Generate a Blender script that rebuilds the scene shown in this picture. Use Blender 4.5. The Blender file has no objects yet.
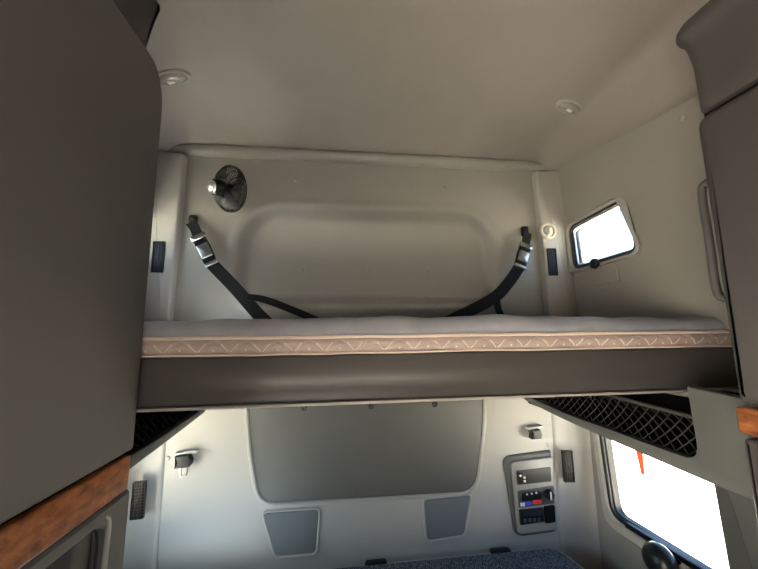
import bpy, bmesh, math, random
from mathutils import Vector, Matrix, noise as mnoise

random.seed(3)
SC = bpy.context.scene
COL = SC.collection
EYE = 1.65            # camera height above the sleeper floor; z below is measured from the eye
MID = 0.155           # x of the cab's centre line

# ------------------------------------------------------------------ camera
cd = bpy.data.cameras.new('camera')
cd.sensor_fit = 'HORIZONTAL'; cd.sensor_width = 36.0
cd.lens = 330.0 / 758.0 * 36.0
cd.clip_start = 0.01; cd.clip_end = 400
cam = bpy.data.objects.new('camera', cd); COL.objects.link(cam)
f = 330.0
dv = Vector((-39, -45.5, f)).normalized()                 # world +y seen in camera axes (right, up, forward)
xv = Vector((2799, -15.5, f)); xv = (xv - dv * xv.dot(dv)).normalized()
zv = Vector((xv.y*dv.z-xv.z*dv.y, xv.z*dv.x-xv.x*dv.z, xv.x*dv.y-xv.y*dv.x))
if zv.y < 0: zv = -zv
right = Vector((xv[0], dv[0], zv[0])); up = Vector((xv[1], dv[1], zv[1])); fwd = Vector((xv[2], dv[2], zv[2]))
M = Matrix.Identity(4)
for r in range(3):
    M[r][0] = right[r]; M[r][1] = up[r]; M[r][2] = -fwd[r]
M[2][3] = EYE
cam.matrix_world = M
SC.camera = cam

# ------------------------------------------------------------------ world, sun, exposure
SC.view_settings.view_transform = 'Standard'
SC.view_settings.look = 'None'
SC.view_settings.gamma = 1.0
SC.view_settings.use_curve_mapping = False
SC.view_settings.exposure = 3.0
W = bpy.data.worlds.new('sky'); SC.world = W
W.use_nodes = True
nt = W.node_tree; nt.nodes.clear()
out = nt.nodes.new('ShaderNodeOutputWorld'); bg = nt.nodes.new('ShaderNodeBackground')
sky = nt.nodes.new('ShaderNodeTexSky'); sky.sky_type = 'HOSEK_WILKIE'
sky.sun_direction = (-0.68, 0.08, 0.73); sky.turbidity = 6.0; sky.ground_albedo = 0.4
nt.links.new(sky.outputs[0], bg.inputs[0]); nt.links.new(bg.outputs[0], out.inputs[0])
bg.inputs[1].default_value = 3.0
sd = bpy.data.lights.new('sun', 'SUN'); sd.energy = 24.0; sd.angle = 0.0093; sd.color = (1.0, 0.95, 0.87)
sun = bpy.data.objects.new('sun', sd); COL.objects.link(sun)
sun.rotation_euler = Vector((0.68, -0.08, -0.73)).to_track_quat('-Z', 'Y').to_euler()
sun.location = (-3, -2, 9)

def portal(name, loc, direction, sx, sy):
    l = bpy.data.lights.new(name, 'AREA'); l.shape = 'RECTANGLE'; l.size = sx; l.size_y = sy
    l.cycles.is_portal = True
    o = bpy.data.objects.new(name, l); COL.objects.link(o)
    o.location = (loc[0], loc[1], loc[2] + EYE)
    o.rotation_euler = Vector(direction).to_track_quat('-Z', 'Y').to_euler()
    return o
portal('windshield_portal', (MID, -1.75, -0.27), (0, 1, 0), 1.9, 0.26)
portal('left_door_portal', (-1.0, -0.80, -0.76), (1, 0, 0), 1.40, 1.25)
portal('right_window_portal', (1.30, 1.26, -0.56), (-1, 0, 0), 0.60, 0.62)
portal('left_window_portal', (-0.99, 1.26, -0.56), (1, 0, 0), 0.60, 0.62)
portal('right_upper_portal', (1.27, 1.39, 0.42), (-1, 0, 0), 0.24, 0.40)
portal('left_upper_portal', (-0.96, 1.39, 0.42), (1, 0, 0), 0.24, 0.40)

# ------------------------------------------------------------------ materials
def mat(name, col, rough=0.6, metal=0.0, bump=0.0, scale=200.0, var=0.0, vscale=3.0, spec=0.5, bdist=0.002):
    m = bpy.data.materials.new(name); m.use_nodes = True
    t = m.node_tree; b = t.nodes['Principled BSDF']
    b.inputs['Base Color'].default_value = (*col, 1)
    b.inputs['Roughness'].default_value = rough
    b.inputs['Metallic'].default_value = metal
    b.inputs['Specular IOR Level'].default_value = spec
    tc = t.nodes.new('ShaderNodeTexCoord')
    if var > 0:
        nz = t.nodes.new('ShaderNodeTexNoise'); nz.inputs['Scale'].default_value = vscale; nz.inputs['Detail'].default_value = 4
        t.links.new(tc.outputs['Object'], nz.inputs['Vector'])
        rp = t.nodes.new('ShaderNodeValToRGB')
        rp.color_ramp.elements[0].position = 0.3; rp.color_ramp.elements[1].position = 0.7
        rp.color_ramp.elements[0].color = (*[c * (1 - var) for c in col], 1)
        rp.color_ramp.elements[1].color = (*[min(1, c * (1 + var)) for c in col], 1)
        t.links.new(nz.outputs['Fac'], rp.inputs['Fac']); t.links.new(rp.outputs['Color'], b.inputs['Base Color'])
    if bump > 0:
        nb = t.nodes.new('ShaderNodeTexNoise'); nb.inputs['Scale'].default_value = scale; nb.inputs['Detail'].default_value = 2
        t.links.new(tc.outputs['Object'], nb.inputs['Vector'])
        bm_ = t.nodes.new('ShaderNodeBump'); bm_.inputs['Strength'].default_value = bump; bm_.inputs['Distance'].default_value = bdist
        t.links.new(nb.outputs['Fac'], bm_.inputs['Height']); t.links.new(bm_.outputs['Normal'], b.inputs['Normal'])
    return m

VINYL = mat('taupe_vinyl', (0.27, 0.26, 0.236), 0.36, bump=0.12, scale=260, var=0.04, vscale=4)
HEAD = mat('headliner_fabric', (0.27, 0.247, 0.223), 0.85, bump=0.2, scale=400, var=0.05, vscale=3)
PLAST = mat('grey_plastic', (0.34, 0.33, 0.305), 0.5, bump=0.08, scale=350, var=0.03)
LOWER = mat('lower_wall_lit_plastic', (0.42, 0.41, 0.375), 0.5, bump=0.08, scale=300, var=0.03)  # same grey as the pillars, lightened for the light on the lower wall
CAB = mat('cabinet_taupe', (0.110, 0.106, 0.099), 0.6, bump=0.12, scale=320, var=0.04)  # interior taupe, darkened for the shade on the left cabinet
CAB_SHADE = mat('cabinet_taupe_shaded', (0.044, 0.040, 0.039), 0.6, bump=0.12, scale=320, var=0.04)  # same cabinet taupe with deeper shade put into the colour
RAIL = mat('rail_brown_metal', (0.066, 0.061, 0.060), 0.30, bump=0.05, scale=500, var=0.03)
RAILLIP = mat('rail_lip', (0.40, 0.37, 0.35), 0.3)
SHELF = mat('shelf_plastic', (0.088, 0.090, 0.085), 0.55, bump=0.08, scale=350)
BLACK = mat('black_plastic', (0.006, 0.006, 0.007), 0.35, spec=0.4)
BLACKM = mat('black_matte', (0.004, 0.004, 0.004), 0.9, spec=0.15)
RUBBER = mat('black_rubber', (0.018, 0.018, 0.018), 0.5)
DARKG = mat('dark_grey_plastic', (0.03, 0.03, 0.03), 0.45, spec=0.4)
WEB = mat('black_webbing', (0.006, 0.0065, 0.008), 0.75, bump=0.5, scale=700, spec=0.25)
CHROME = mat('chrome', (0.75, 0.75, 0.73), 0.16, metal=1.0)
STEEL = mat('brushed_steel', (0.5, 0.5, 0.5), 0.32, metal=1.0)
HANDLE = mat('handle_grey', (0.06, 0.058, 0.06), 0.35)
COVER = mat('cover_vinyl', (0.10, 0.10, 0.094), 0.5, bump=0.15, scale=350, var=0.04)
COVERRIM = mat('cover_rim', (0.38, 0.375, 0.35), 0.45)
PAD = mat('pad_cloth', (0.15, 0.165, 0.17), 0.8, bump=0.5, scale=500)
WHITE = mat('white_plastic', (0.72, 0.70, 0.64), 0.4)
CREAM = mat('cream_plastic', (0.55, 0.53, 0.47), 0.4)
FLOORM = mat('floor_mat', (0.05, 0.046, 0.042), 0.8, bump=0.4, scale=150, var=0.1)
SAND = mat('sandy_ground', (0.47, 0.415, 0.335), 0.95, bump=0.6, scale=6, var=0.16, vscale=0.8, bdist=0.05)
ORANGE = mat('orange_fabric', (0.50, 0.045, 0.003), 0.8, spec=0.2)
RED = mat('red_mark', (0.75, 0.03, 0.03), 0.4)
BLUE = mat('blue_mark', (0.05, 0.08, 0.65), 0.4)
LCD = mat('radio_display', (0.03, 0.035, 0.04), 0.15)
TICK = mat('mattress_border', (0.40, 0.325, 0.30), 0.42, bump=0.25, scale=300, var=0.08, vscale=20)
TICKT = mat('mattress_top', (0.30, 0.31, 0.355), 0.5, bump=0.3, scale=300, var=0.10, vscale=14)
PIPE = mat('mattress_piping', (0.66, 0.55, 0.49), 0.4)
QUILT_HI = mat('quilt_highlight', (0.70, 0.60, 0.53), 0.35)  # pale tone paints the highlights on the quilted V marks

def wood():
    m = bpy.data.materials.new('burl_wood'); m.use_nodes = True
    t = m.node_tree; b = t.nodes['Principled BSDF']; b.inputs['Roughness'].default_value = 0.35
    tc = t.nodes.new('ShaderNodeTexCoord'); mp = t.nodes.new('ShaderNodeMapping')
    mp.inputs['Scale'].default_value = (1, 0.7, 1.4)
    n1 = t.nodes.new('ShaderNodeTexNoise'); n1.inputs['Scale'].default_value = 42; n1.inputs['Detail'].default_value = 6; n1.inputs['Distortion'].default_value = 0.35
    rp = t.nodes.new('ShaderNodeValToRGB'); e = rp.color_ramp.elements
    e[0].position = 0.30; e[0].color = (0.11, 0.032, 0.010, 1)
    e[1].position = 0.75; e[1].color = (0.47, 0.18, 0.055, 1)
    k = e.new(0.52); k.color = (0.29, 0.095, 0.027, 1)
    t.links.new(tc.outputs['Object'], mp.inputs[0]); t.links.new(mp.outputs[0], n1.inputs['Vector'])
    t.links.new(n1.outputs['Fac'], rp.inputs[0]); t.links.new(rp.outputs[0], b.inputs['Base Color'])
    return m
WOOD = wood()

def weave():
    m = bpy.data.materials.new('woven_seat_cloth'); m.use_nodes = True
    t = m.node_tree; b = t.nodes['Principled BSDF']; b.inputs['Roughness'].default_value = 0.9
    tc = t.nodes.new('ShaderNodeTexCoord'); mp = t.nodes.new('ShaderNodeMapping')
    mp.inputs['Scale'].default_value = (120, 62, 120); mp.inputs['Rotation'].default_value = (0, 0, 0.5)
    v = t.nodes.new('ShaderNodeTexVoronoi'); v.inputs['Scale'].default_value = 1.0; v.inputs['Randomness'].default_value = 0.45
    rp = t.nodes.new('ShaderNodeValToRGB'); e = rp.color_ramp.elements
    e[0].position = 0.22; e[0].color = (0.20, 0.235, 0.27, 1); e[1].position = 0.55; e[1].color = (0.03, 0.038, 0.05, 1)
    t.links.new(tc.outputs['Object'], mp.inputs[0]); t.links.new(mp.outputs[0], v.inputs['Vector'])
    t.links.new(v.outputs['Distance'], rp.inputs[0]); t.links.new(rp.outputs[0], b.inputs['Base Color'])
    bp = t.nodes.new('ShaderNodeBump'); bp.inputs['Strength'].default_value = 0.5; bp.inputs['Distance'].default_value = 0.003; bp.invert = True
    t.links.new(v.outputs['Distance'], bp.inputs['Height']); t.links.new(bp.outputs[0], b.inputs['Normal'])
    return m
WEAVE = weave()

def glass(name, tint=(0.93, 0.96, 0.96), refl=0.04):
    m = bpy.data.materials.new(name); m.use_nodes = True
    t = m.node_tree; t.nodes.clear()
    o = t.nodes.new('ShaderNodeOutputMaterial'); mx = t.nodes.new('ShaderNodeMixShader')
    tr = t.nodes.new('ShaderNodeBsdfTransparent'); gl = t.nodes.new('ShaderNodeBsdfGlossy')
    tr.inputs[0].default_value = (*tint, 1); gl.inputs['Roughness'].default_value = 0.03
    mx.inputs[0].default_value = refl
    t.links.new(tr.outputs[0], mx.inputs[1]); t.links.new(gl.outputs[0], mx.inputs[2])
    t.links.new(mx.outputs[0], o.inputs[0])
    return m
GLASS = glass('window_glass')
NETM = mat('net_elastic', (0.020, 0.019, 0.018), 0.8, spec=0.2)
HEM = mat('net_hem_cloth', (0.05, 0.05, 0.048), 0.8, spec=0.2)
PLATE = mat('panel_plate', (0.27, 0.262, 0.24), 0.45)
CAPM = mat('polished_cap', (0.85, 0.85, 0.83), 0.3, metal=0.85)
def lensmat():
    m = mat('clear_lens', (0.48, 0.46, 0.42), 0.12)
    m.node_tree.nodes['Principled BSDF'].inputs['Transmission Weight'].default_value = 0.45
    return m
LENS = lensmat()

# ------------------------------------------------------------------ mesh helpers
def V(*a): return Vector(a)

def finish(o, smooth=35):
    me = o.data
    bm = bmesh.new(); bm.from_mesh(me)
    bmesh.ops.remove_doubles(bm, verts=bm.verts, dist=1e-6)
    bmesh.ops.recalc_face_normals(bm, faces=bm.faces)
    bm.to_mesh(me); bm.free()
    for p in me.polygons: p.use_smooth = True
    me.set_sharp_from_angle(angle=math.radians(smooth))

def obj(name, bm, m, parent=None, smooth=35, recalc=True, origin=None):
    """links a bmesh (eye-level coordinates) as one mesh object; children are stored relative to their parent"""
    if parent is not None:
        off = Vector(parent['_w'])
    else:
        if origin is None:
            lo = Vector((min(v.co[i] for v in bm.verts) for i in range(3))); hi = Vector((max(v.co[i] for v in bm.verts) for i in range(3)))
            origin = Vector(((lo.x + hi.x) / 2, (lo.y + hi.y) / 2, lo.z))
        off = Vector(origin)
    bmesh.ops.translate(bm, verts=bm.verts, vec=-off)
    if recalc: bmesh.ops.recalc_face_normals(bm, faces=bm.faces)
    me = bpy.data.meshes.new(name); bm.to_mesh(me); bm.free()
    for p in me.polygons: p.use_smooth = len(p.vertices) <= 4
    me.set_sharp_from_angle(angle=math.radians(smooth))
    me.materials.append(m)
    o = bpy.data.objects.new(name, me); COL.objects.link(o)
    o['_w'] = tuple(off)
    if parent is not None: o.parent = parent
    else: o.location = (off.x, off.y, off.z + EYE)
    return o

def tag(o, label, cat, group=None):
    o['label'] = label; o['category'] = cat
    if group: o['group'] = group
    return o
def thing(name, label, cat, loc, group=None):
    o = bpy.data.objects.new(name, None); COL.objects.link(o); o.empty_display_size = 0.05
    o.location = (loc[0], loc[1], loc[2] + EYE); o['_w'] = tuple(loc)
    return tag(o, label, cat, group)
def struct(o):
    o['kind'] = 'structure'; return o
def structroot(name, loc):
    o = bpy.data.objects.new(name, None); COL.objects.link(o); o.empty_display_size = 0.05
    o.location = (loc[0], loc[1], loc[2] + EYE); o['_w'] = tuple(loc); o['kind'] = 'structure'
    return o

def add_box(bm, lo, hi, bev=0.0, seg=2):
    vs = [bm.verts.new((x, y, z)) for x in (lo[0], hi[0]) for y in (lo[1], hi[1]) for z in (lo[2], hi[2])]
    q = [(0,1,3,2),(4,6,7,5),(0,4,5,1),(2,3,7,6),(0,2,6,4),(1,5,7,3)]
    fs = [bm.faces.new([vs[i] for i in a]) for a in q]
    if bev > 0:
        es = list({e for fc in fs for e in fc.edges})
        bmesh.ops.bevel(bm, geom=es, offset=bev, segments=seg, affect='EDGES', profile=0.5, clamp_overlap=True)
    return bm
def box(lo, hi, bev=0.0, seg=2): return add_box(bmesh.new(), lo, hi, bev, seg)

def rpoly(pts, r, n=6):
    """2-D polygon with rounded corners; r is a number or one radius per corner"""
    res = []; k = len(pts)
    for i in range(k):
        p0, p1, p2 = Vector(pts[i-1]), Vector(pts[i]), Vector(pts[(i+1) % k])
        ri = r[i] if isinstance(r, (list, tuple)) else r
        a = (p0 - p1); b = (p2 - p1)
        ri = min(ri, a.length * 0.49, b.length * 0.49)
        if ri <= 1e-5: res.append(tuple(p1)); continue
        A = p1 + a.normalized() * ri; B = p1 + b.normalized() * ri
        for j in range(n + 1):
            t = j / n
            q = A * (1-t)**2 + p1 * 2*t*(1-t) + B * t*t
            res.append((q.x, q.y))
    return res

def inset(poly, d):
    k = len(poly); area = sum(poly[i][0]*poly[(i+1)%k][1] - poly[(i+1)%k][0]*poly[i][1] for i in range(k))
    s = 1 if area > 0 else -1
    res = []
    for i in range(k):
        p0, p1, p2 = Vector(poly[i-1]), Vector(poly[i]), Vector(poly[(i+1)%k])
        e1 = (p1-p0); e2 = (p2-p1)
        if e1.length < 1e-9: e1 = e2
        if e2.length < 1e-9: e2 = e1
        n1 = Vector((-e1.y, e1.x)).normalized()*s; n2 = Vector((-e2.y, e2.x)).normalized()*s
        nn = n1 + n2
        if nn.length < 1e-6: nn = n1
        nn.normalize()
        c = max(0.5, nn.dot(n1))
        q = p1 + nn * (d / c); res.append((q.x, q.y))
    return res

# frames: map (a, b, depth) -> xyz ; depth grows towards the viewer / room
def on_back(y0): return lambda a, b, d: (a, y0 - d, b)            # a = x, b = z, faces -y
def on_x(x0, s): return lambda a, b, d: (x0 + s * d, a, b)         # a = y, b = z, faces s*x
def on_top(z0): return lambda a, b, d: (a, b, z0 + d)              # a = x, b = y, faces +z

def add_slab(bm, poly, fr, d0, d1, bev=0.004, seg=3):
    loops = [[bm.verts.new(fr(a, b, d0)) for a, b in poly]]
    if bev > 0:
        for j in range(seg + 1):
            th = (math.pi/2) * j / seg
            ii = inset(poly, bev * (1 - math.cos(th)))
            dd = d1 - bev * (1 - math.sin(th)) * (1 if d1 > d0 else -1)
            loops.append([bm.verts.new(fr(a, b, dd)) for a, b in ii])
    else:
        loops.append([bm.verts.new(fr(a, b, d1)) for a, b in poly])
    n = len(poly)
    for L0, L1 in zip(loops, loops[1:]):
        for i in range(n):
            try: bm.faces.new((L0[i], L0[(i+1)%n], L1[(i+1)%n], L1[i]))
            except ValueError: pass
    bm.faces.new(loops[0][::-1]); bm.faces.new(loops[-1])
    return bm
def slab(poly, fr, d0, d1, bev=0.004, seg=3): return add_slab(bmesh.new(), poly, fr, d0, d1, bev, seg)

def add_ring(bm, outer, inner, fr, d0, d1, bev=0.003):
    """a flat frame between two polygons with the same number of points"""
    n = len(outer)
    prof = [(outer, d0), (outer, d1 - bev), (inset(outer, bev), d1), (inset(inner, -bev), d1), (inner, d1 - bev), (inner, d0)]
    L = [[bm.verts.new(fr(a, b, d)) for a, b in p] for p, d in prof]
    for k in range(len(L)):
        A, B = L[k], L[(k+1) % len(L)]
        for i in range(n): bm.faces.new((A[i], A[(i+1)%n], B[(i+1)%n], B[i]))
    return bm
def ring(outer, inner, fr, d0, d1, bev=0.003): return add_ring(bmesh.new(), outer, inner, fr, d0, d1, bev)

def add_tube(bm, pts, r, n=8, closed=False, caps=True):
    pts = [Vector(p) for p in pts]; k = len(pts); loops = []
    prev = None
    for i, p in enumerate(pts):
        if closed: t = pts[(i+1) % k] - pts[i-1]
        else: t = pts[min(i+1, k-1)] - pts[max(i-1, 0)]
        t.normalize()
        if prev is None:
            u = t.orthogonal().normalized()
        else:
            u = prev - t * prev.dot(t)
            if u.length < 1e-6: u = t.orthogonal()
            u.normalize()
        prev = u; w = t.cross(u)
        rr = r[i] if isinstance(r, (list, tuple)) else r
        loops.append([bm.verts.new(p + (u*math.cos(2*math.pi*j/n) + w*math.sin(2*math.pi*j/n))*rr) for j in range(n)])
    m = k if closed else k - 1
    for i in range(m):
        A, B = loops[i], loops[(i+1) % k]
        for j in range(n): bm.faces.new((A[j], A[(j+1)%n], B[(j+1)%n], B[j]))
    if not closed and caps:
        bm.faces.new(loops[0][::-1]); bm.faces.new(loops[-1])
    return bm
def tube(pts, r, n=8, closed=False): return add_tube(bmesh.new(), pts, r, n, closed)

def add_lathe(bm, prof, base, axis, n=24):
    """prof: list of (radius, height along axis)"""
    a = Vector(axis).normalized(); u = a.orthogonal().normalized(); w = a.cross(u); b = Vector(base)
    loops = []
    for r, h in prof:
        if r < 1e-6: loops.append([bm.verts.new(b + a*h)])
        else: loops.append([bm.verts.new(b + a*h + (u*math.cos(2*math.pi*j/n) + w*math.sin(2*math.pi*j/n))*r) for j in range(n)])
    for A, B in zip(loops, loops[1:]):
        for j in range(n):
            va = [A[j % len(A)], A[(j+1) % len(A)], B[(j+1) % len(B)], B[j % len(B)]]
            va = list(dict.fromkeys(va))
            if len(va) >= 3: bm.faces.new(va)
    for L in (loops[0], loops[-1]):
        if len(L) > 2: bm.faces.new(L)
    return bm
def lathe(prof, base, axis, n=24): return add_lathe(bmesh.new(), prof, base, axis, n)

def add_ribbon(bm, pts, w, t, face, twist=None):
    """webbing: flat strap of width w and thickness t; `face` is the direction its flat side looks"""
    pts = smoothpath(pts); k = len(pts); loops = []
    for i, p in enumerate(pts):
        tg = (pts[min(i+1, k-1)] - pts[max(i-1, 0)]).normalized()
        fc = Vector(face)
        if twist:
            fc = fc.lerp(Vector(twist), i/(k-1))
        fc = (fc - tg * fc.dot(tg)).normalized(); s = tg.cross(fc)
        loops.append([bm.verts.new(p + s*a*w/2 + fc*b*t/2) for a, b in ((-1,-1),(1,-1),(1,1),(-1,1))])
    for A, B in zip(loops, loops[1:]):
        for j in range(4): bm.faces.new((A[j], A[(j+1)%4], B[(j+1)%4], B[j]))
    bm.faces.new(loops[0][::-1]); bm.faces.new(loops[-1])
    return bm
def ribbon(pts, w, t, face, twist=None): return add_ribbon(bmesh.new(), pts, w, t, face, twist)

def smoothpath(pts, n=8):
    pts = [Vector(p) for p in pts]
    if len(pts) == 2: return [pts[0].lerp(pts[1], i/n) for i in range(n+1)]
    res = []
    P = [pts[0]*2 - pts[1]] + pts + [pts[-1]*2 - pts[-2]]
    for i in range(1, len(P)-2):
        for j in range(n):
            t = j/n; a, b, c, d = P[i-1], P[i], P[i+1], P[i+2]
            res.append(0.5*((2*b) + (c-a)*t + (2*a-5*b+4*c-d)*t*t + (3*b-a-3*c+d)*t**3))
    res.append(pts[-1]); return res

def add_grid(bm, fn, nu, nv, thick=None):
    """open surface fn(u, v) -> xyz; thick = vector offset making it a closed sheet"""
    A = [[bm.verts.new(fn(i/nu, j/nv)) for j in range(nv+1)] for i in range(nu+1)]
    for i in range(nu):
        for j in range(nv): bm.faces.new((A[i][j], A[i+1][j], A[i+1][j+1], A[i][j+1]))
    if thick is not None:
        th = Vector(thick)
        B = [[bm.verts.new(v.co + th) for v in row] for row in A]
        for i in range(nu):
            for j in range(nv): bm.faces.new((B[i][j], B[i][j+1], B[i+1][j+1], B[i+1][j]))
        for i in range(nu):
            bm.faces.new((A[i][0], B[i][0], B[i+1][0], A[i+1][0])); bm.faces.new((A[i][nv], A[i+1][nv], B[i+1][nv], B[i][nv]))
        for j in range(nv):
            bm.faces.new((A[0][j], A[0][j+1], B[0][j+1], B[0][j])); bm.faces.new((A[nu][j], B[nu][j], B[nu][j+1], A[nu][j+1]))
    return bm
def grid(fn, nu, nv, thick=None): return add_grid(bmesh.new(), fn, nu, nv, thick)

def cut(o, cutters, smooth=35):
    """subtracts bmeshes (eye-level coordinates) from object o"""
    for cb in cutters:
        c = obj('cutter', cb, BLACK, None)
        c.location = c.location - o.location if False else c.location
        md = o.modifiers.new('b', 'BOOLEAN'); md.operation = 'DIFFERENCE'; md.solver = 'EXACT'; md.object = c
        par = o.parent
        bpy.context.view_layer.update()
        ev = o.evaluated_get(bpy.context.evaluated_depsgraph_get())
        me = bpy.data.meshes.new_from_object(ev)
        o.modifiers.clear(); o.data = me
        cm = c.data
        bpy.data.objects.remove(c); bpy.data.meshes.remove(cm)
    for p in o.data.polygons: p.use_smooth = len(p.vertices) <= 4
    o.data.set_sharp_from_angle(angle=math.radians(smooth))
    while len(o.data.materials) > 1: o.data.materials.pop()

def copy_tree(o, parent=None):
    c = o.copy(); COL.objects.link(c)
    if parent is not None: c.parent = parent
    for ch in list(o.children): copy_tree(ch, c)
    return c

def sstep(a, b, x):
    t = max(0.0, min(1.0, (x-a)/(b-a))); return t*t*(3-2*t)
def wall_x(s, z): return MID + s * (1.095 - 0.058 * max(z, 0.0))
def seam_z(y): return 0.775 + 0.1 * sstep(0.75, 1.75, y) if y > 0.2 else 0.775
BACK = 1.65

# ------------------------------------------------------------------ ground, floor, walls, ceiling
g = bmesh.new(); add_grid(g, lambda u, v: ((u-0.5)*160, (v-0.5)*160, -2.85), 8, 8, (0, 0, -0.3))
struct(obj('ground', g, SAND))

struct(obj('floor', box((-1.0, -1.75, -1.70), (1.31, 1.70, -1.65)), FLOORM))

def side_wall(name, s):
    y0, y1 = -1.75, 1.70
    zs = [-1.65, -1.1, -0.6, -0.2, 0.0, 0.2, 0.4, 0.6]
    def P(u, v):
        y = y0 + (y1-y0)*u
        t = v*8
        i = min(int(t + 1e-6), 7); fr = t - i
        zz = zs + [seam_z(y) + 0.01]
        z = zz[i]*(1-fr) + zz[min(i+1, 8)]*fr
        return (wall_x(s, z), y, z)
    o = obj(name, grid(P, 24, 8, (s*0.045, 0, 0)), VINYL)
    struct(o); return o
wr = side_wall('wall_right', 1); wl = side_wall('wall_left', -1)
UPWIN = rpoly([(1.575, 0.525), (1.235, 0.545), (1.205, 0.32), (1.565, 0.312)], 0.035)
LOWWIN = rpoly([(1.545, -0.27), (0.985, -0.27), (0.975, -0.835), (1.505, -0.850)], 0.05)
DOOROPEN = rpoly([(-0.20, -0.08), (-1.25, -0.15), (-1.40, -1.45), (-0.20, -1.45)], 0.06)
def xcut(poly, s): return slab(poly, on_x(wall_x(s, 0) - s*0.25, s), 0.0, 0.5, 0)
cut(wr, [xcut(UPWIN, 1), xcut(LOWWIN, 1)])
cut(wl, [xcut(UPWIN, -1), xcut(LOWWIN, -1), xcut(DOOROPEN, -1)])

# front of the cab (unseen, behind the camera); windshield opening narrowed to cut the frontal light
fw = obj('wall_front', box((-1.0, -1.80, -1.65), (1.31, -1.75, 0.90)), CAB); struct(fw)
cut(fw, [slab(rpoly([(-0.82, -0.38), (1.13, -0.38), (1.05, -0.16), (-0.74, -0.16)], 0.08), on_back(-1.6), -0.0, 0.4, 0)])

# ceiling: flat crown, coved down to the seam on each side and to the back molding
def ceil_z(x, y):
    u = abs(x - MID)
    s = seam_z(y)
    edge = 1.095 - 0.058*s
    top = 0.955
    k = sstep(0.0, 1.0, (u - 0.87) / (edge - 0.87)) if u > 0.87 else 0
    z = top - (top - s) * k
    zb = 0.925
    kb = sstep(1.42, 1.66, y)
    return z - max(0.0, (z - zb)) * kb
def cP(u, v):
    x = MID + (u-0.5)*2*(1.095 - 0.058*0.80)
    y = -1.80 + v*(1.70+1.80)
    return (x, y, ceil_z(x, y))
struct(obj('ceiling', grid(cP, 72, 70, (0, 0, 0.04)), HEAD, smooth=60))

# back wall, upper half: padded panel with a broad shallow recess
REC = dict(cx=0.165, cz=0.375, hx=0.668, hz=0.246, r=0.21)
def rec_sd(x, z):
    r = REC['r'] if z > REC['cz'] else 0.10
    qx = abs(x-REC['cx']) - REC['hx'] + r; qz = abs(z-REC['cz']) - REC['hz'] + r
    return math.hypot(max(qx, 0), max(qz, 0)) + min(max(qx, qz), 0) - r
def ub(u, v):
    x = -0.98 + u*2.27; z = -0.16 + v*1.10
    sd = rec_sd(x, z)
    d = 0.040 * (1 - sstep(-0.035, 0.004, sd))
    lip = -0.007 * math.exp(-((sd-0.02)/0.02)**2)
    bow = 0.060 * max(0.0, math.cos((x-REC['cx'])/0.668*1.45)) ** 0.5 * math.cos((z-REC['cz'])/0.246*1.50)  * (1 - sstep(-0.05, -0.01, sd))
    return (x, BACK + d + lip + bow, z)
wb = struct(obj('wall_back', grid(ub, 300, 150, (0, 0.15, 0)), VINYL, smooth=80))
for (x, z) in ((-0.199, 0.313), (0.15, 0.312), (0.48, 0.315), (-0.234, 0.768), (0.562, 0.764)):
    yy = ub((x+0.98)/2.27, (z+0.16)/1.10)[1]
    obj('button', lathe([(0.009, -0.003), (0.009, 0.001), (0.006, 0.004), (0, 0.005)], (x, yy, z), (0, -1, 0), 16), VINYL, wb)

# molding across the top of the back wall
tm = bmesh.new()
def tmP(u, v):
    x = -0.86 + u*2.03
    ang = v*math.pi
    e = 1 - 0.5*(abs(u-0.5)*2)**10
    return (x, BACK - 0.036*math.sin(ang)*e - 0.002, 0.905 - 0.033*math.cos(ang)*e - 0.004*(abs(u-0.5)*2)**4)
add_grid(tm, tmP, 40, 10, (0, 0.03, 0))
struct(obj('trim_1', tm, VINYL, smooth=60))

# upper corner pillars
def pillar(name, s):
    q = [(MID+s*0.915, 0.862), (MID+s*1.066, 0.875), (MID+s*1.110, 0.0), (MID+s*1.110, -0.12), (MID+s*0.930, -0.12)]
    o = obj(name, slab(rpoly(q, 0.012, 4), on_back(BACK), -0.01, 0.045, 0.012, 4), PLAST); struct(o)
pillar('trim_2', 1); pillar('trim_3', -1)
# lower back wall and the curved corner posts
def lb(u, v):
    x = MID + (u-0.5)*2*0.92; z = -1.65 + v*1.47
    # shallow pocket behind the snapped cover
    return (x, BACK + 0.012*math.exp(-((z+1.02)/0.05)**2), z)
struct(obj('wall_back_lower', grid(lb, 40, 40, (0, 0.05, 0)), LOWER, smooth=60))
def post(name, s):
    def P(u, v):
        t = u; p0 = Vector((0.915, 1.665)); p1 = Vector((1.060, 1.680)); p2 = Vector((1.100, 1.620))
        q = p0*(1-t)**2 + p1*2*t*(1-t) + p2*t*t
        q.y -= 0.02*sstep(0, 0.06, t) - 0.02
        q.y -= 0.014*sstep(0.0, 0.05, t)
        z = -1.65 + v*1.47
        return (MID + s*(q.x + 0.0*z), q.y, z)
    struct(obj(name, grid(P, 24, 6), LOWER, smooth=50, recalc=False))
post('trim_4', 1); post('trim_5', -1)

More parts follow.
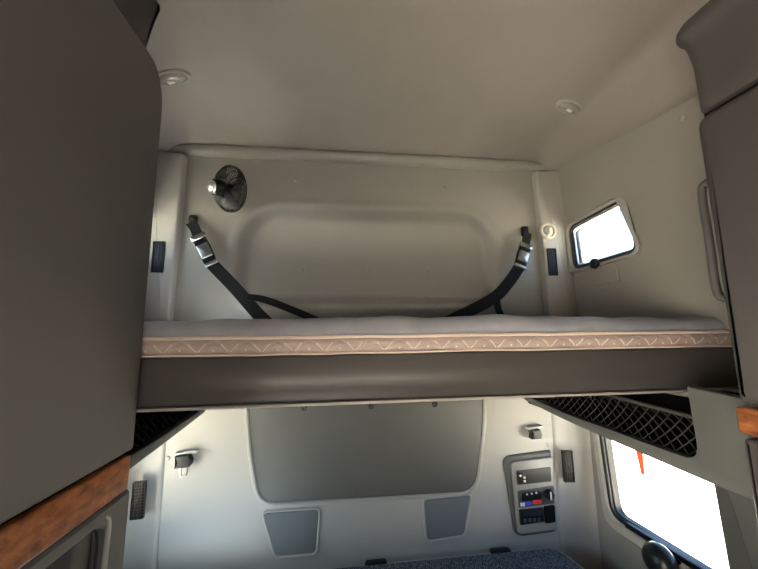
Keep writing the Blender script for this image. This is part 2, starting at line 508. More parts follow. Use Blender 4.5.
# ------------------------------------------------------------------ windows
def window(name, poly, s, z_ref, wide, right_side=True):
    c = (wall_x(s, z_ref), sum(p[0] for p in poly)/len(poly), min(p[1] for p in poly))
    r = structroot(name, c)
    fr = on_x(wall_x(s, z_ref), -s)
    obj('gasket', ring(inset(poly, -0.012), inset(poly, 0.006 if wide else 0.002), fr, -0.04, 0.010, 0.003), RUBBER, r)
    obj('sash', ring(inset(poly, 0.004), inset(poly, 0.009 if not wide else 0.012), fr, -0.022, -0.002, 0.002), STEEL if not wide else DARKG, r)
    obj('pane', slab(inset(poly, 0.006), fr, -0.018, -0.014, 0), GLASS, r)
    return r
for s, nm in ((1, 'window_1'), (-1, 'window_2')):
    r = window(nm, UPWIN, s, 0.42, False)
    fr = on_x(wall_x(s, 0.42), -s)
    outer = rpoly([(1.635, 0.545), (1.262, 0.580), (1.172, 0.298), (1.625, 0.286)], [0.03, 0.05, 0.06, 0.04])
    obj('bezel', ring(outer, inset(UPWIN, -0.012), fr, -0.02, 0.018, 0.008), PLAST, r)
    # slider bar and edge strip at the rear end of the pane
    obj('slider', slab(rpoly([(1.555, 0.50), (1.535, 0.502), (1.525, 0.33), (1.545, 0.328)], 0.004), fr, -0.012, -0.002, 0.003), STEEL, r)
    obj('glass_edge', tube([fr(1.545, 0.497, -0.012), fr(1.232, 0.517, -0.012)], 0.002, 6), DARKG, r)
    obj('latch_plate', slab(rpoly([(1.50, 0.292), (1.325, 0.292), (1.318, 0.205), (1.335, 0.196), (1.485, 0.196)], 0.02), on_x(wall_x(s, 0.25), -s), -0.01, 0.006, 0.004), VINYL, r)
    k = obj('latch', lathe([(0.010, 0), (0.010, 0.018), (0.021, 0.022), (0.026, 0.030), (0.024, 0.040), (0.012, 0.047), (0, 0.048)], (wall_x(s, 0.30), 1.412, 0.300), (-s, 0, 0), 24), BLACK, r)
for s, nm in ((1, 'window_3'), (-1, 'window_4')):
    r = window(nm, LOWWIN, s, -0.5, True)
    fr = on_x(wall_x(s, -0.5), -s)
    obj('bezel', ring(rpoly([(1.60, -0.22), (0.915, -0.22), (0.905, -0.885), (1.555, -0.915)], 0.07), inset(LOWWIN, -0.012), fr, -0.02, 0.016, 0.008), LOWER, r)
    obj('mullion', slab(rpoly([(1.042, -0.27), (0.925, -0.27), (0.915, -0.88), (1.016, -0.88)], 0.006), fr, -0.03, 0.026, 0.006), SHELF, r)
    obj('sill_seal', slab(rpoly([(1.43, -0.862), (1.05, -0.838), (1.05, -0.818), (1.43, -0.840)], 0.006), fr, -0.01, 0.018, 0.004), BLACK, r)

# ------------------------------------------------------------------ cabinets
def wardrobe_left():
    X = -0.50
    t = thing('wardrobe_cabinet', 'tall dark taupe cabinet filling the left side with a slanted burl wood band', 'cabinet', (-0.72, 0.5, -1.65))
    body = obj('body', slab(rpoly([(0.10, -1.65), (0.918, -1.65), (0.918, 0.70), (0.10, 0.70)], [0, .0, .02, 0]), on_x(-0.932, 1), 0, 0.405, 0.01), CAB, t)
    cut(body, [slab(rpoly([(0.20, -1.2), (0.850, -1.2), (0.856, -0.405), (0.60, -0.405), (0.20, -0.405)], [0.02, 0.03, 0.06, 0.03, 0.02]), on_x(X-0.20, 1), 0, 0.4, 0)])
    dn = [(0.10, -0.285), (0.924, -0.285), (0.924, 0.655), (0.882, 0.730), (0.10, 0.730)]
    obj('door', slab(rpoly(dn, [0, 0.012, 0.06, 0.04, 0], 8), on_x(X-0.022, 1), 0, 0.022, 0.010, 4), CAB, t)
    lp = [(0.20, -1.2), (0.850, -1.2), (0.856, -0.405), (0.20, -0.405)]
    base = rpoly([(0.10, -1.62), (0.922, -1.62), (0.922, -0.374), (0.10, -0.374)], [0.004, 0.02, 0.006, 0.004])
    obj('lower_panel', ring(base, rpoly(lp, [0.02, 0.03, 0.06, 0.02]), on_x(X-0.02, 1), 0, 0.020, 0.006), CAB, t)
    obj('niche_edge_highlight', tube(smoothpath([(X-0.006, 0.838, -0.392), (X-0.001, 0.851, -0.415), (X-0.001, 0.850, -0.50), (X-0.001, 0.848, -0.80), (X-0.001, 0.847, -1.18)]), 0.0055, 8), PLAST, t)  # light tube standing in for the highlight along the niche edge
    obj('niche_liner', slab(rpoly([(0.745, -1.15), (0.845, -1.15), (0.851, -0.412), (0.80, -0.418)], 0.01), on_x(X-0.195, 1), 0, 0.165, 0.006), SHELF, t)
    obj('wood_trim', slab(rpoly([(0.10, -0.369), (0.908, -0.369), (0.910, -0.292), (0.10, -0.292)], 0.006), on_x(X-0.02, 1), 0, 0.022, 0.006), WOOD, t)
    obj('seam_strip', slab(rpoly([(0.10, -0.382), (0.905, -0.382), (0.905, -0.280), (0.10, -0.280)], 0.004), on_x(X-0.02, 1), 0, 0.006, 0.002), BLACKM, t)
    vl = obj('valance', slab(rpoly([(0.10, 0.735), (0.868, 0.735), (0.922, 0.945), (0.10, 0.945)], [0, 0.02, 0.02, 0]), on_x(-0.85, 1), 0, 0.33, 0.025, 4), CAB_SHADE, t)
    return t
wardrobe_left()

def cabinet_right():
    X = 0.81
    t = thing('wall_cabinet', 'shaded taupe cabinet on the right side with a crown lip and grab handle', 'cabinet', (1.02, 0.35, -1.65))
    obj('body', slab(rpoly([(0.0, -1.65), (0.608, -1.65), (0.608, 0.70), (0.0, 0.70)], [0, .0, .02, 0]), on_x(1.22, -1), 0, 0.392, 0.012, 4), CAB_SHADE, t)
    dn = [(0.0, -0.155), (0.616, -0.155), (0.616, 0.473), (0.0, 0.473)]
    obj('door', slab(rpoly(dn, [0, 0.012, 0.03, 0], 8), on_x(X+0.03, -1), 0, 0.030, 0.018, 5), CAB_SHADE, t)
    obj('wood_trim', slab(rpoly([(0.0, -0.216), (0.619, -0.216), (0.619, -0.164), (0.0, -0.164)], 0.006), on_x(X+0.03, -1), 0, 0.032, 0.006), WOOD, t)
    obj('lower_panel', slab(rpoly([(0.0, -1.62), (0.616, -1.62), (0.616, -0.224), (0.0, -0.224)], [0, 0.01, 0.01, 0]), on_x(X+0.03, -1), 0, 0.030, 0.012), CAB_SHADE, t)
    obj('seam_strip', slab(rpoly([(0.0, 0.44), (0.604, 0.44), (0.604, 0.50), (0.0, 0.50)], 0.004), on_x(X+0.03, -1), 0, 0.016, 0.002), BLACKM, t)
    # valance: swept profile, flaring to a crown lip at the top
    prof = [(0.000, 0.480), (0.003, 0.488), (0.003, 0.53), (0.004, 0.60), (0.008, 0.64), (0.011, 0.658), (0.017, 0.666), (0.020, 0.676), (0.019, 0.690), (0.013, 0.704), (0.0, 0.710)]
    bm = bmesh.new(); loops = []
    for d, z in prof:
        pl = rpoly([(X - d, 0.0), (X - d, 0.608 + d), (1.225, 0.608 + d), (1.225, 0.0)], [0, 0.035, 0, 0], 6)
        loops.append([bm.verts.new((a, b, z)) for a, b in pl])
    n = len(loops[0])
    for A, B in zip(loops, loops[1:]):
        for i in range(n): bm.faces.new((A[i], A[(i+1)%n], B[(i+1)%n], B[i]))
    bm.faces.new(loops[0][::-1]); bm.faces.new(loops[-1])
    obj('valance', bm, CAB_SHADE, t, smooth=40)
    # grab handle on the door edge
    hp = [(0.862, 0.606, 0.338), (0.852, 0.637, 0.334), (0.849, 0.650, 0.312), (0.849, 0.650, 0.20), (0.849, 0.650, 0.085), (0.852, 0.637, 0.060), (0.862, 0.606, 0.056)]
    obj('handle', tube(smoothpath(hp, 6), 0.0085, 12), HANDLE, t)
    return t
cabinet_right()

# ------------------------------------------------------------------ side shelves with nets under the bunk
def side_shelf(s, yfront, label):
    X = MID + s*0.745
    t = thing('storage_shelf', label, 'shelf', (MID + s*0.92, 1.2, -0.40), 'net-fronted side shelves under the upper bunk')
    fr = on_x(X + s*0.025, -s)
    top = -0.205
    if s > 0:
        U = [(yfront, -0.166), (yfront, -0.384), (1.30, -0.370), (1.628, -0.345), (1.640, top), (1.600, top), (1.565, -0.326), (1.30, -0.340), (0.785, -0.340), (0.792, -0.155)]
    else:
        U = [(yfront, top), (yfront, -0.394), (1.30, -0.374), (1.628, -0.352), (1.640, top), (1.600, top), (1.565, -0.332), (1.30, -0.346), (0.965, -0.352), (0.965, top)]
    obj('face', slab(rpoly(U, [0, 0.01, 0.15, 0.05, 0, 0, 0.04, 0.12, 0.045, 0]), fr, 0, 0.025, 0.004), SHELF, t)
    lx0, lx1 = X + s*0.025, wall_x(s, 0) - s*0.004
    a, b = min(lx0, lx1), max(lx0, lx1)
    obj('tray', box((a, yfront, -0.368), (b, 1.60, -0.350), 0.003), BLACKM, t)
    obj('back_panel', box((min(lx1, lx1-s*0.01), yfront, -0.36), (max(lx1, lx1-s*0.01), 1.60, -0.21)), BLACKM, t)
    obj('end_panel', box((a, yfront, -0.36), (b, yfront+0.012, -0.21)), BLACKM, t)
    obj('rear_panel', box((a, 1.600, -0.36), (b, 1.612, -0.206)), BLACKM, t)
    # elastic net and its hem
    nb = bmesh.new(); y0, y1, z0, z1 = (0.80 if s > 0 else 0.975), 1.57, -0.345, -0.232
    xn = X + s*0.020
    step = 0.034; hgt = z1 - z0
    k = int((y1-y0+hgt)/step) + 1
    for i in range(k):
        for sg in (1, -1):
            ya = y0 - hgt + i*step; pts = []
            for j in range(9):
                zz = z0 + hgt*j/8; yy = ya + (hgt*j/8 if sg > 0 else hgt - hgt*j/8)
                if y0 <= yy <= y1: pts.append((xn + s*0.012*math.sin(math.pi*j/8), yy, zz))
            if len(pts) > 1: add_tube(nb, pts, 0.0022, 4)
    obj('net', nb, NETM if s > 0 else BLACKM, t)  # left net in black, the shade of its opening put into the colour
    hem = [(xn, y0, z1-0.004), (xn+s*0.006, (y0+y1)/2, z1), (xn, y1, z1+0.008)]
    obj('net_hem', tube(smoothpath(hem, 8), 0.006, 8), HEM if s > 0 else BLACKM, t)  # left hem blackened for the same shade
    return t
side_shelf(1, 0.605, 'grey side shelf under the bunk above the big bright lower right window')
side_shelf(-1, 0.935, 'grey side shelf corner under the bunk beside the left cabinet and its wood band')

# ------------------------------------------------------------------ upper bunk and its mattress
bk = thing('upper_bunk', 'fold-down upper bunk with a wide brown metal front rail across the sleeper', 'bunk', (MID, 1.28, -0.2))
rail = bmesh.new()
prof = [(0.936, -0.069), (0.932, -0.074), (0.932, -0.150), (0.934, -0.182), (0.940, -0.192), (0.985, -0.192), (0.985, -0.069)]
L = []
for x in (-0.932, 1.247):
    L.append([rail.verts.new((x, y, z)) for y, z in prof])
for i in range(len(prof)): rail.faces.new((L[0][i], L[0][(i+1)%len(prof)], L[1][(i+1)%len(prof)], L[1][i]))
rail.faces.new(L[0]); rail.faces.new(L[1])
obj('front_rail', rail, RAIL, bk, smooth=40)
obj('rail_lip', box((-0.932, 0.929, -0.200), (1.247, 0.985, -0.1925), 0.002), RAILLIP, bk)
obj('platform', box((-0.932, 0.987, -0.19), (1.247, 1.625, -0.078), 0.006), RAIL, bk)

mt = thing('bunk_mattress', 'quilted beige-edged mattress lying on the upper bunk', 'mattress', (MID, 1.28, -0.07))
x0, x1 = -0.932, 1.245
def bP(u, v):
    x = x0 + (x1-x0)*u; z = -0.062 + 0.041*v
    ph = (x/0.083) % 1.0
    d = 0.010*math.sin(math.pi*v)
    vv = abs(ph - 0.5)*2            # V of the quilting
    d -= 0.004*math.exp(-((v - (0.15 + 0.7*vv))/0.10)**2)
    d += 0.003*mnoise.noise(Vector((x*9, v*2, 1.3)))
    return (x, 0.939 - d, z + 0.002*mnoise.noise(Vector((x*6, 0.2, 4))))
obj('border', grid(bP, 520, 10, (0, 0.03, 0)), TICK, mt, smooth=70)
st = bmesh.new()
nV = int((x1-x0)/0.083)
for i in range(nV):
    xc = (math.floor(x0/0.083) + i + 1.5)*0.083
    for sg in (-1, 1):
        pts = []
        for j in range(5):
            a = 0.1 + 0.75*j/4
            x = xc + sg*0.0415*0.62*a
            if not (x0 + .01 < x < x1 - .01): continue
            v = 0.12 + 0.66*a
            p = bP((x-x0)/(x1-x0), v); pts.append((p[0], p[1]-0.001, p[2]))
        if len(pts) > 1: add_tube(st, pts, 0.0017, 5)
    x = xc + 0.0415
    if x < x1 - 0.02:
        p = bP((x-x0)/(x1-x0), 0.3); add_lathe(st, [(0, -0.003), (0.0035, 0), (0, 0.003)], (p[0], p[1]-0.001, p[2]), (0, -1, 0), 8)
obj('quilting', st, QUILT_HI, mt)  # pale tubes stand in for highlights on the quilting
for zz, rr in ((-0.0185, 0.0048), (-0.0630, 0.0030)):
    pts = [(x0 + (x1-x0)*i/120, 0.933 + 0.002*mnoise.noise(Vector((i*0.2, 1, zz*90))), zz + 0.0018*mnoise.noise(Vector((i*0.17, 5, zz*70)))) for i in range(121)]
    obj('piping', tube(pts, rr, 8), PIPE, mt)
def tP(u, v):
    x = x0 + (x1-x0)*u
    if v < 0.25:
        a = v/0.25*math.pi/2; y = 0.941 + 0.050*(1-math.cos(a)); z = -0.016 + 0.044*math.sin(a)
    else:
        w = (v-0.25)/0.75; y = 0.991 + 0.489*w; z = 0.028 - 0.012*sstep(0.9, 1, w)
    q = 0.5 + 0.5*math.cos(x/0.165*2*math.pi)*math.cos(y/0.2*2*math.pi)
    z += 0.006*mnoise.noise(Vector((x*5, y*6, 2))) + 0.003*q + 0.010*math.exp(-((x-0.35)/0.55)**2)*sstep(0, .3, v)
    y += 0.004*mnoise.noise(Vector((x*8, 3, z*30)))
    return (x, y, z)
obj('pillow_top', grid(tP, 220, 40, (0, 0.004, -0.045)), TICKT, mt, smooth=80)

# ------------------------------------------------------------------ restraint straps
def at_back(px, py, y):
    """point on the vertical plane at depth y that a ray of the survey camera meets"""
    c = Vector((px-379, 284.5-py, 330)); w = Vector((c.dot(xv), c.dot(dv), c.dot(zv)))
    return w * (y / w.y)
def strap(side, label, A, B0, B1, path, path2, base):
    t = thing('restraint_strap', label, 'strap', base, 'bunk restraint straps')
    a = Vector(A)
    obj('anchor', slab(rpoly([(a.x-0.020, a.z+0.024), (a.x+0.020, a.z+0.024), (a.x+0.017, a.z-0.035), (a.x-0.017, a.z-0.035)], 0.015), on_back(BACK+0.002), 0, 0.018, 0.005), BLACK, t)
    obj('bolt', lathe([(0.009, 0), (0.009, 0.003), (0.005, 0.005), (0, 0.005)], (a.x, BACK-0.016, a.z+0.003), (0, -1, 0), 6), DARKG, t)
    up_ = (B1 - B0).normalized(); face = Vector((0, -1, 0.2)); face = (face - up_*face.dot(up_)).normalized(); sd_ = up_.cross(face)
    obj('webbing', ribbon([a + Vector((0, -0.014, -0.02)), (a+B0)/2 + Vector((0, -0.012, 0)), B0 + up_*0.02], 0.046, 0.004, (0, -1, 0.1)), WEB, t)
    L_ = (B1-B0).length
    def fr(p, q, d): return B0 + sd_*p + up_*q + face*d
    bk_ = obj('buckle', slab(rpoly([(-0.0280, 0.0), (0.0280, 0.0), (0.0308, L_*0.35), (0.0280, L_), (-0.0280, L_), (-0.0308, L_*0.35)], 0.006), fr, -0.010, 0.010, 0.004), BLACK, t)
    obj('buckle_cover', slab(rpoly([(-0.0266, L_*0.30), (0.0266, L_*0.30), (0.0252, L_*0.80), (-0.0252, L_*0.80)], 0.005), fr, 0.010, 0.018, 0.004), STEEL, t)
    obj('adjuster_bar', slab(rpoly([(-0.0350, -0.016), (0.0350, -0.016), (0.0350, 0.012), (-0.0350, 0.012)], 0.005), fr, -0.006, 0.014, 0.004), CHROME, t)
    obj('clip', slab(rpoly([(-0.0308, L_-0.006), (0.0308, L_-0.006), (0.0308, L_+0.012), (-0.0308, L_+0.012)], 0.004), fr, -0.006, 0.010, 0.003), STEEL, t)
    obj('webbing', ribbon([B1] + path, 0.056, 0.004, (0, -1, 0.1), (0, -0.8, 0.6)), WEB, t)
    obj('loose_webbing', ribbon(path2, 0.036, 0.004, (0, -0.8, 0.6)), WEB, t)
    return t
strap('left', 'black strap with steel buckle hanging below the fan on the back wall', at_back(192, 219, 1.63), at_back(199, 238, 1.60), at_back(211, 263, 1.58),
      [at_back(236, 289, 1.565), at_back(256, 312, 1.54), at_back(268, 324, 1.525), at_back(276, 337, 1.52)],
      [at_back(247, 297, 1.55), at_back(262, 299, 1.545), at_back(285, 307, 1.53), at_back(322, 323, 1.52), at_back(338, 334, 1.52)], (-0.72, 1.6, 0.05))
strap('right', 'black strap with steel buckle hanging beside the round lamp on the right pillar', at_back(526, 230, 1.63), at_back(525, 247, 1.60), at_back(520, 266, 1.58),
      [at_back(509, 282, 1.565), at_back(495, 297, 1.55), at_back(470, 311, 1.535), at_back(445, 323, 1.525), at_back(425, 334, 1.52)],
      [at_back(496, 296, 1.55), at_back(498, 308, 1.545), at_back(504, 322, 1.53), at_back(508, 334, 1.53)], (1.0, 1.6, 0.05))

# ------------------------------------------------------------------ fan
def fan():
    c = at_back(229, 189, 1.53); ax = Vector((0.58, 0.77, 0.23)).normalized()
    t = thing('wall_fan', 'small black wire-guard fan with chrome motor on the upper back wall', 'fan', (c.x-0.1, BACK, c.z))
    u = ax.cross(Vector((0, 0, 1))).normalized(); w = u.cross(ax).normalized()
    R = 0.104
    def P(r, a, h): return c + u*r*math.cos(a) + w*r*math.sin(a) + ax*h
    g = bmesh.new()
    for r, h in ((R, 0), (R, 0.012), (R*0.80, 0.028), (R*0.55, 0.036), (R*0.30, 0.040)):
        add_tube(g, [P(r, 2*math.pi*i/40, h) for i in range(40)], 0.0022 if r < R else 0.0035, 6, True)
    for i in range(40):
        a = 2*math.pi*i/40
        add_tube(g, [P(R, a, 0.006), P(R*0.8, a+0.08, 0.028), P(R*0.55, a+0.16, 0.036), P(R*0.25, a+0.25, 0.040)], 0.0014, 5)
        add_tube(g, [P(R, a, -0.002), P(R*0.8, a, -0.026), P(R*0.40, a, -0.036)], 0.0014, 5)
    obj('guard', g, BLACK, t)
    obj('badge', lathe([(0.030, 0.036), (0.030, 0.043), (0.022, 0.047), (0, 0.048)], c, ax, 28), BLACK, t)
    for k in range(3):
        b = bmesh.new()
        def bl(p, q, k=k):
            r = 0.022 + 0.070*p; a = 2*math.pi*k/3 + (q-0.5)*(1.25 + 0.45*p); h = (q-0.5)*0.036
            return P(r, a, h)
        add_grid(b, bl, 6, 6, ax*0.002)
        obj('blade', b, DARKG, t)
    obj('hub', lathe([(0.022, -0.016), (0.024, 0.0), (0.022, 0.016), (0, 0.020)], c, ax, 20), BLACK, t)
    m = obj('motor', lathe([(0, -0.092), (0.022, -0.090), (0.034, -0.080), (0.037, -0.062), (0.036, -0.044), (0.028, -0.032), (0.022, -0.016)], c, ax, 28), BLACK, t)
    obj('motor_cap', lathe([(0, -0.101), (0.014, -0.100), (0.024, -0.095), (0.029, -0.086), (0.026, -0.082)], c, ax, 28), CAPM, m)
    mc = c - ax*0.055
    obj('mount', lathe([(0.034, 0), (0.034, 0.006), (0.014, 0.012), (0.012, 0.03)], (mc.x+0.01, BACK+0.004, mc.z-0.015), (0, -1, 0), 24), BLACK, t)
    obj('arm', tube(smoothpath([(mc.x+0.01, BACK-0.02, mc.z-0.015), (mc.x-0.005, BACK-0.08, mc.z-0.02), (mc.x, mc.y+0.02, mc.z-0.012), (mc.x, mc.y, mc.z)]), 0.011, 10), BLACK, t)
    obj('center_bar', tube([P(R, 0, 0.008), P(0.03, 0.0, 0.044), P(-R, 0, 0.008)], 0.0028, 6), STEEL, t)
fan()

# ------------------------------------------------------------------ vents
def make_vent(label):
    t = thing('air_vent', label, 'vent', (0, 0, 0), 'slim black air vents on the corner posts')
    fr = on_back(0)
    obj('frame', ring(rpoly([(-0.026, -0.074), (0.026, -0.074), (0.026, 0.074), (-0.026, 0.074)], 0.005, 3), rpoly([(-0.021, -0.069), (0.021, -0.069), (0.021, 0.069), (-0.021, 0.069)], 0.003, 3), fr, -0.006, 0.008, 0.002), BLACK, t)
    obj('backing', box((-0.022, -0.001, -0.070), (0.022, 0.004, 0.070)), BLACKM, t)
    b = bmesh.new()
    for x in (-0.0105, 0.0, 0.0105): add_box(b, (x-0.0016, -0.006, -0.069), (x+0.0016, -0.001, 0.069))
    for z in [-0.06 + 0.012*i for i in range(11)]: add_box(b, (-0.021, -0.004, z-0.0015), (0.021, -0.001, z+0.0015))
    obj('louver', b, BLACK, t)
    obj('thumb_tab', box((-0.004, -0.010, -0.010), (0.004, -0.005, 0.010), 0.001), BLACK, t)
    return t
vent0 = make_vent('slim black vent below the round lamp on the right upper pillar')
def place(o, p, rz=0.0, label=None):
    o.location = (p[0], p[1], p[2] + EYE); o.rotation_euler = (0, 0, rz)
    if label: o['label'] = label
p = at_back(552, 262, 1.605); place(vent0, (p.x, 1.605, p.z))
p = at_back(158.5, 257, 1.605); place(copy_tree(vent0), (p.x, 1.605, p.z), 0, 'slim black vent on the left upper pillar beside the strap')
p = at_back(568, 466, 1.61); place(copy_tree(vent0), (p.x, 1.610, p.z), -0.12, 'slim black vent right of the switch panel by the lower window')
p = at_back(138.5, 500, 1.61); place(copy_tree(vent0), (p.x, 1.610, p.z), 0.12, 'slim black vent on the lower left post beside the left cabinet')

# ------------------------------------------------------------------ round lamp on the right pillar
p = at_back(548, 231, 1.603)
rl = thing('reading_lamp', 'round cream swivel lamp on the right upper pillar', 'lamp', (p.x, 1.605, p.z))
obj('rim', lathe([(0.046, 0), (0.046, 0.006), (0.040, 0.013), (0.034, 0.012), (0.032, 0.004)], (p.x, 1.606, p.z), (0, -1, 0), 36), CREAM, rl)
obj('lens', lathe([(0.032, 0.002), (0.030, 0.010), (0.020, 0.016), (0, 0.018)], (p.x, 1.606, p.z), (0.15, -1, -0.1), 30), LENS, rl)
obj('swivel_tab', slab(rpoly([(p.x-0.010, p.z-0.022), (p.x+0.014, p.z-0.022), (p.x+0.010, p.z+0.012), (p.x-0.006, p.z+0.012)], 0.004), on_back(1.598), 0, 0.016, 0.004), CREAM, rl)

# ------------------------------------------------------------------ ceiling lights
def make_dome(label):
    t = thing('dome_light', label, 'light', (0, 0, 0), 'oval dome lights on the headliner')
    def oval(a, b): return [(a*math.cos(2*math.pi*i/36), b*math.sin(2*math.pi*i/36)) for i in range(36)]
    dn = lambda a, b, d: (a, b, -d)
    obj('rim', ring(oval(0.074, 0.034), oval(0.060, 0.024), dn, -0.004, 0.012, 0.004), PLAST, t)
    b = bmesh.new()
    add_slab(b, oval(0.061, 0.025), dn, 0.0, 0.022, 0.014, 5)
    obj('lens', b, LENS, t)
    obj('switch', box((-0.020, -0.006, -0.027), (0.010, 0.006, -0.018), 0.003), WHITE, t)
    return t
d0 = make_dome('oval dome light on the bright right side of the headliner')
def on_ceiling(o, x, y, rz):
    z = ceil_z(x, y); e = 0.02
    nx = (ceil_z(x+e, y)-ceil_z(x-e, y))/(2*e)
    o.location = (x, y, z + EYE); o.rotation_euler = (0, -math.atan(nx), rz)
d1 = copy_tree(d0); d1['label'] = 'oval dome light at the left of the headliner, partly behind the left cabinet'
on_ceiling(d0, 0.985, 1.21, 0.35); on_ceiling(d1, -0.632, 1.21, -0.35)

# screw cap on the right wall
tag(obj('screw_cap', lathe([(0.012, -0.002), (0.012, 0.002), (0.008, 0.005), (0, 0.006)], (wall_x(1, 0.735), 0.95, 0.735), (-1, 0, 0), 18), VINYL), 'small round cap on the upper right wall beside the right cabinet', 'cap')

# ------------------------------------------------------------------ lower back wall fittings
cv = thing('window_cover', 'large grey vinyl cover snapped to the lower back wall under the bunk', 'cover', (0.15, 1.64, -0.77))
cpoly = rpoly([(-0.424, -0.215), (0.720, -0.215), (0.710, -0.46), (0.650, -0.776), (-0.352, -0.763), (-0.412, -0.46)], [0.01, 0.01, 0.25, 0.085, 0.085, 0.25], 8)
def pk(a, b, d): return (a, 1.65 - d - 0.018*math.exp(-((a-0.15)/0.45)**2), b)
obj('panel', slab(cpoly, on_back(1.652), 0, 0.016, 0.008), COVER, cv)
obj('piping', tube([on_back(1.640)(a, b, 0) for a, b in inset(cpoly, -0.006)], 0.011, 8, True), COVERRIM, cv)
for (x, z) in ((-0.167, -0.359), (0.151, -0.361), (0.463, -0.363)):
    obj('snap', lathe([(0.015, 0), (0.015, 0.005), (0.010, 0.008), (0.006, 0.006), (0, 0.006)], (x, 1.637, z), (0, -1, 0), 20), DARKG, cv)

def grille(label, q):
    c = (sum(a for a, b in q)/4, 1.65, min(b for a, b in q))
    t = thing('speaker_grille', label, 'grille', c, 'trapezoid cloth grilles below the vinyl cover')
    pl = rpoly(q, 0.018, 5)
    obj('rim', ring(inset(pl, -0.012), pl, on_back(1.654), 0, 0.012, 0.005), LOWER, t)
    obj('cloth', slab(pl, on_back(1.654), 0, 0.009, 0.004), PAD, t)
grille('trapezoid grey cloth grille below the left half of the vinyl cover', [(-0.333, -0.806), (-0.092, -0.808), (-0.103, -0.985), (-0.272, -0.985)])
grille('trapezoid grey cloth grille between the vinyl cover and the switch panel', [(0.399, -0.801), (0.626, -0.794), (0.588, -0.963), (0.410, -0.975)])

# coat hooks
def hook(label, p, sc, tilt):
    x, z = p
    t = thing('coat_hook', label, 'hook', (x, 1.64, z), 'clips on the lower back wall')
    obj('bracket', slab(rpoly([(x-0.048*sc, z+0.014), (x+0.052*sc, z+0.022), (x+0.052*sc, z+0.010), (x-0.048*sc, z+0.002)], 0.004), on_back(1.652), 0, 0.030, 0.003), CREAM, t)
    obj('clip', slab(rpoly([(x-0.042*sc, z+0.004), (x+0.020*sc, z+0.010), (x+0.034*sc, z-0.020*sc), (x+0.030*sc, z-0.046*sc), (x-0.040*sc, z-0.050*sc), (x-0.030*sc, z-0.020*sc)], 0.006), on_back(1.640), 0, 0.034, 0.006), DARKG, t)
    return t, x, z
t, x, z = hook('white bracket with dark clip and steel loop on the lower left back wall', (-0.672, -0.540), 0.92, 0)
lp = [(x-0.014, 1.622, z-0.045), (x-0.012, 1.622, z-0.080), (x+0.010, 1.622, z-0.078), (x+0.014, 1.622, z-0.045)]
obj('loop', tube(lp, 0.004, 8), STEEL, t)
hook('white bracket with dark clip above the switch panel', (0.968, -0.505), 0.78, 0)
for (x, z, lab) in ((-0.752, -0.555, 'small round cap beside the bracket on the lower left wall'), (1.045, -0.585, 'small round cap above the corner of the switch panel')):
    tag(obj('screw_cap', lathe([(0.010, -0.002), (0.010, 0.002), (0.006, 0.005), (0, 0.005)], (x, 1.65, z), (0, -1, 0), 16), LOWER), lab, 'cap')

# switch panel
def quad(a, b, c_, d): return [a, b, c_, d]
cp = thing('switch_panel', 'light grey panel with switches and clock radio on the lower right back wall', 'control panel', (0.94, 1.64, -0.98))
obj('surround', slab(rpoly([(0.812, -0.632), (1.068, -0.615), (1.064, -0.990), (0.850, -1.000)], [0.045, 0.01, 0.01, 0.05], 8), on_back(1.655), 0, 0.018, 0.012, 4), SHELF, cp)
obj('plate', slab(rpoly([(0.846, -0.655), (1.064, -0.640), (1.062, -0.972), (0.862, -0.980)], [0.02, 0.008, 0.008, 0.02]), on_back(1.640), 0, 0.016, 0.006), PLATE, cp)
F = on_back(1.626)
m1 = obj('switch_bezel', slab(rpoly([(0.868, -0.694), (1.048, -0.686), (1.046, -0.751), (0.870, -0.758)], 0.006), F, 0, 0.006, 0.002), DARKG, cp)
obj('rocker', box((0.874, 1.612, -0.750), (0.905, 1.622, -0.702), 0.003), BLACK, m1)
for (x, z) in ((0.882, -0.712), (0.902, -0.722), (0.902, -0.738)): obj('symbol', box((x-0.005, 1.610, z-0.005), (x+0.005, 1.613, z+0.004), 0.001), WHITE, m1)
m2 = obj('climate_control', slab(rpoly([(0.868, -0.785), (1.056, -0.772), (1.052, -0.853), (0.870, -0.860)], 0.006), F, 0, 0.005, 0.002), HANDLE, cp)
obj('slider_panel', slab(rpoly([(0.888, -0.793), (0.985, -0.788), (0.990, -0.826), (0.884, -0.832)], 0.014), F, 0, 0.009, 0.002), BLACK, m2)
for i in range(3):
    obj('indicator', lathe([(0.005, 0), (0.004, 0.004), (0, 0.005)], (0.912 + 0.024*i, 1.618, -0.800 + 0.002*i), (0, -1, 0), 10), WHITE, m2)
obj('blue_mark', box((0.900, 1.616, -0.848), (0.932, 1.6195, -0.834), 0.001), BLUE, m2)
obj('white_mark', box((0.876, 1.616, -0.852), (0.898, 1.6195, -0.836), 0.001), WHITE, m2)
obj('red_mark', box((0.940, 1.616, -0.846), (0.984, 1.6195, -0.830), 0.001), RED, m2)
obj('dial', lathe([(0.025, 0), (0.025, 0.010), (0.020, 0.018), (0, 0.020)], (1.025, 1.622, -0.808), (0, -1, 0), 28), BLACK, m2)
obj('dial_pointer', box((1.022, 1.598, -0.826), (1.028, 1.604, -0.790), 0.001), WHITE, m2)
m3 = obj('clock_radio', slab(rpoly([(0.868, -0.868), (0.990, -0.865), (0.992, -0.928), (0.870, -0.935)], 0.006), F, 0, 0.010, 0.003), BLACK, cp)
obj('display', box((0.890, 1.613, -0.894), (0.972, 1.617, -0.878), 0.001), LCD, m3)
for i in range(4): obj('button', box((0.886 + 0.023*i, 1.612, -0.922), (0.900 + 0.023*i, 1.617, -0.906), 0.002), HANDLE, m3)
obj('socket_cover', slab(rpoly([(0.996, -0.862), (1.050, -0.858), (1.048, -0.932), (0.998, -0.936)], 0.006), F, 0, 0.012, 0.003), BLACKM, cp)

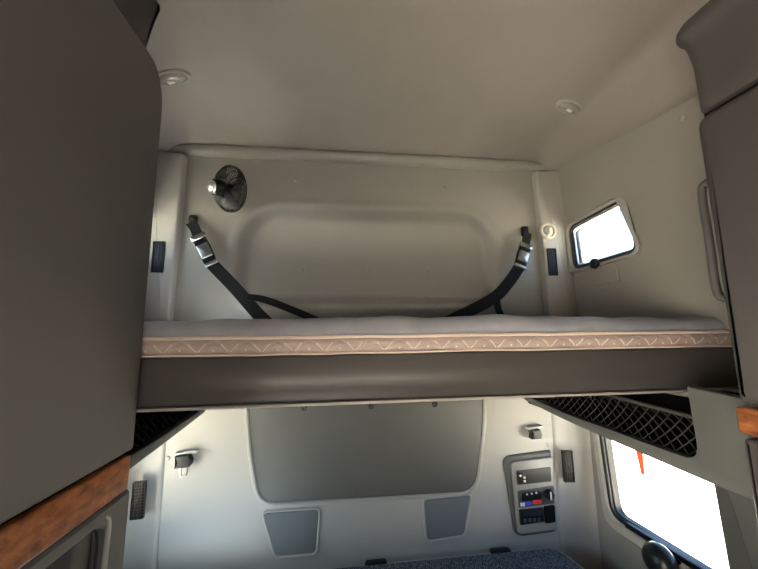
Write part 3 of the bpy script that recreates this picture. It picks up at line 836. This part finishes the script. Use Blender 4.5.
cp.location.x -= 0.014; cp.location.z += 0.007

# ------------------------------------------------------------------ lower bunk
lbk = thing('lower_bunk', 'lower bunk with a dark blue-grey woven cover at the foot of the back wall', 'bunk', (0.1, 1.25, -1.65))
obj('base', box((-0.80, 0.98, -1.65), (1.00, 1.60, -1.16), 0.01), SHELF, lbk)
mp = rpoly([(-0.84, 0.97), (1.080, 0.97), (1.075, 1.35), (1.025, 1.615), (-0.84, 1.615)], [0.05, 0.05, 0.3, 0.07, 0.05], 8)
obj('mattress', slab(mp, on_top(-1.16), 0, 0.138, 0.030, 5), WEAVE, lbk)
obj('piping', tube([on_top(-1.16)(a, b, 0.124) for a, b in inset(mp, 0.004)], 0.006, 8, True), LOWER, lbk)
struct(obj('trim_6', box((1.085, 0.62, -1.65), (1.235, 1.50, -1.12), 0.03, 3), SHELF))
def latch(label, p):
    t = thing('mattress_latch', label, 'latch', (p.x, p.y, p.z), 'black latches at the back edge of the lower bunk')
    obj('pull', slab(rpoly([(p.x-0.052, p.y-0.018), (p.x+0.052, p.y-0.018), (p.x+0.046, p.y+0.016), (p.x-0.046, p.y+0.016)], 0.012), on_top(p.z - 0.008), 0, 0.016, 0.006), BLACK, t)
    obj('stem', box((p.x-0.02, p.y-0.004, p.z-0.02), (p.x+0.02, p.y+0.016, p.z+0.005), 0.002), BLACK, t)
latch('black latch on the woven lower bunk at the bottom edge, below the vinyl cover', Vector((0.165, 1.618, -1.030)))
latch('black latch on the woven lower bunk right below the right cloth grille', Vector((0.747, 1.620, -1.030)))

# ------------------------------------------------------------------ knob under the lower window, orange tag
kb = thing('round_knob', 'big glossy black round knob under the lower right window', 'knob', (1.25, 1.30, -0.93))
kp = (1.248, 1.222, -0.862)
obj('stem', lathe([(0.030, 0), (0.030, 0.012), (0.016, 0.018), (0.016, 0.05)], kp, (-1, 0, 0), 24), BLACK, kb)
obj('grip', lathe([(0.016, 0.025), (0.036, 0.030), (0.052, 0.042), (0.060, 0.060), (0.058, 0.078), (0.046, 0.095), (0.026, 0.106), (0, 0.110)], kp, (-1, 0, 0), 32), BLACK, kb)
ob = bmesh.new()
a = at_back(635.0, 448, 1.29); b = at_back(642.5, 448, 1.29); c = at_back(645.0, 476, 1.29); d = at_back(641.0, 474, 1.29)
topz = -0.372
k1 = a + (a-d)*((topz-a.z)/(a.z-d.z)); k2 = b + (b-c)*((topz-b.z)/(b.z-c.z))
L0 = [ob.verts.new(v) for v in (k1, k2, c, d)]; L1 = [ob.verts.new(v + Vector((0.003, 0.003, 0))) for v in (k1, k2, c, d)]
ob.faces.new(L0); ob.faces.new(L1[::-1])
for i in range(4): ob.faces.new((L0[i], L0[(i+1)%4], L1[(i+1)%4], L1[i]))
tag(obj('hanging_tag', ob, ORANGE), 'narrow orange tag hanging in front of the bright lower right window', 'tag')

# tidy helper properties
for o in bpy.data.objects:
    if '_w' in o: del o['_w']
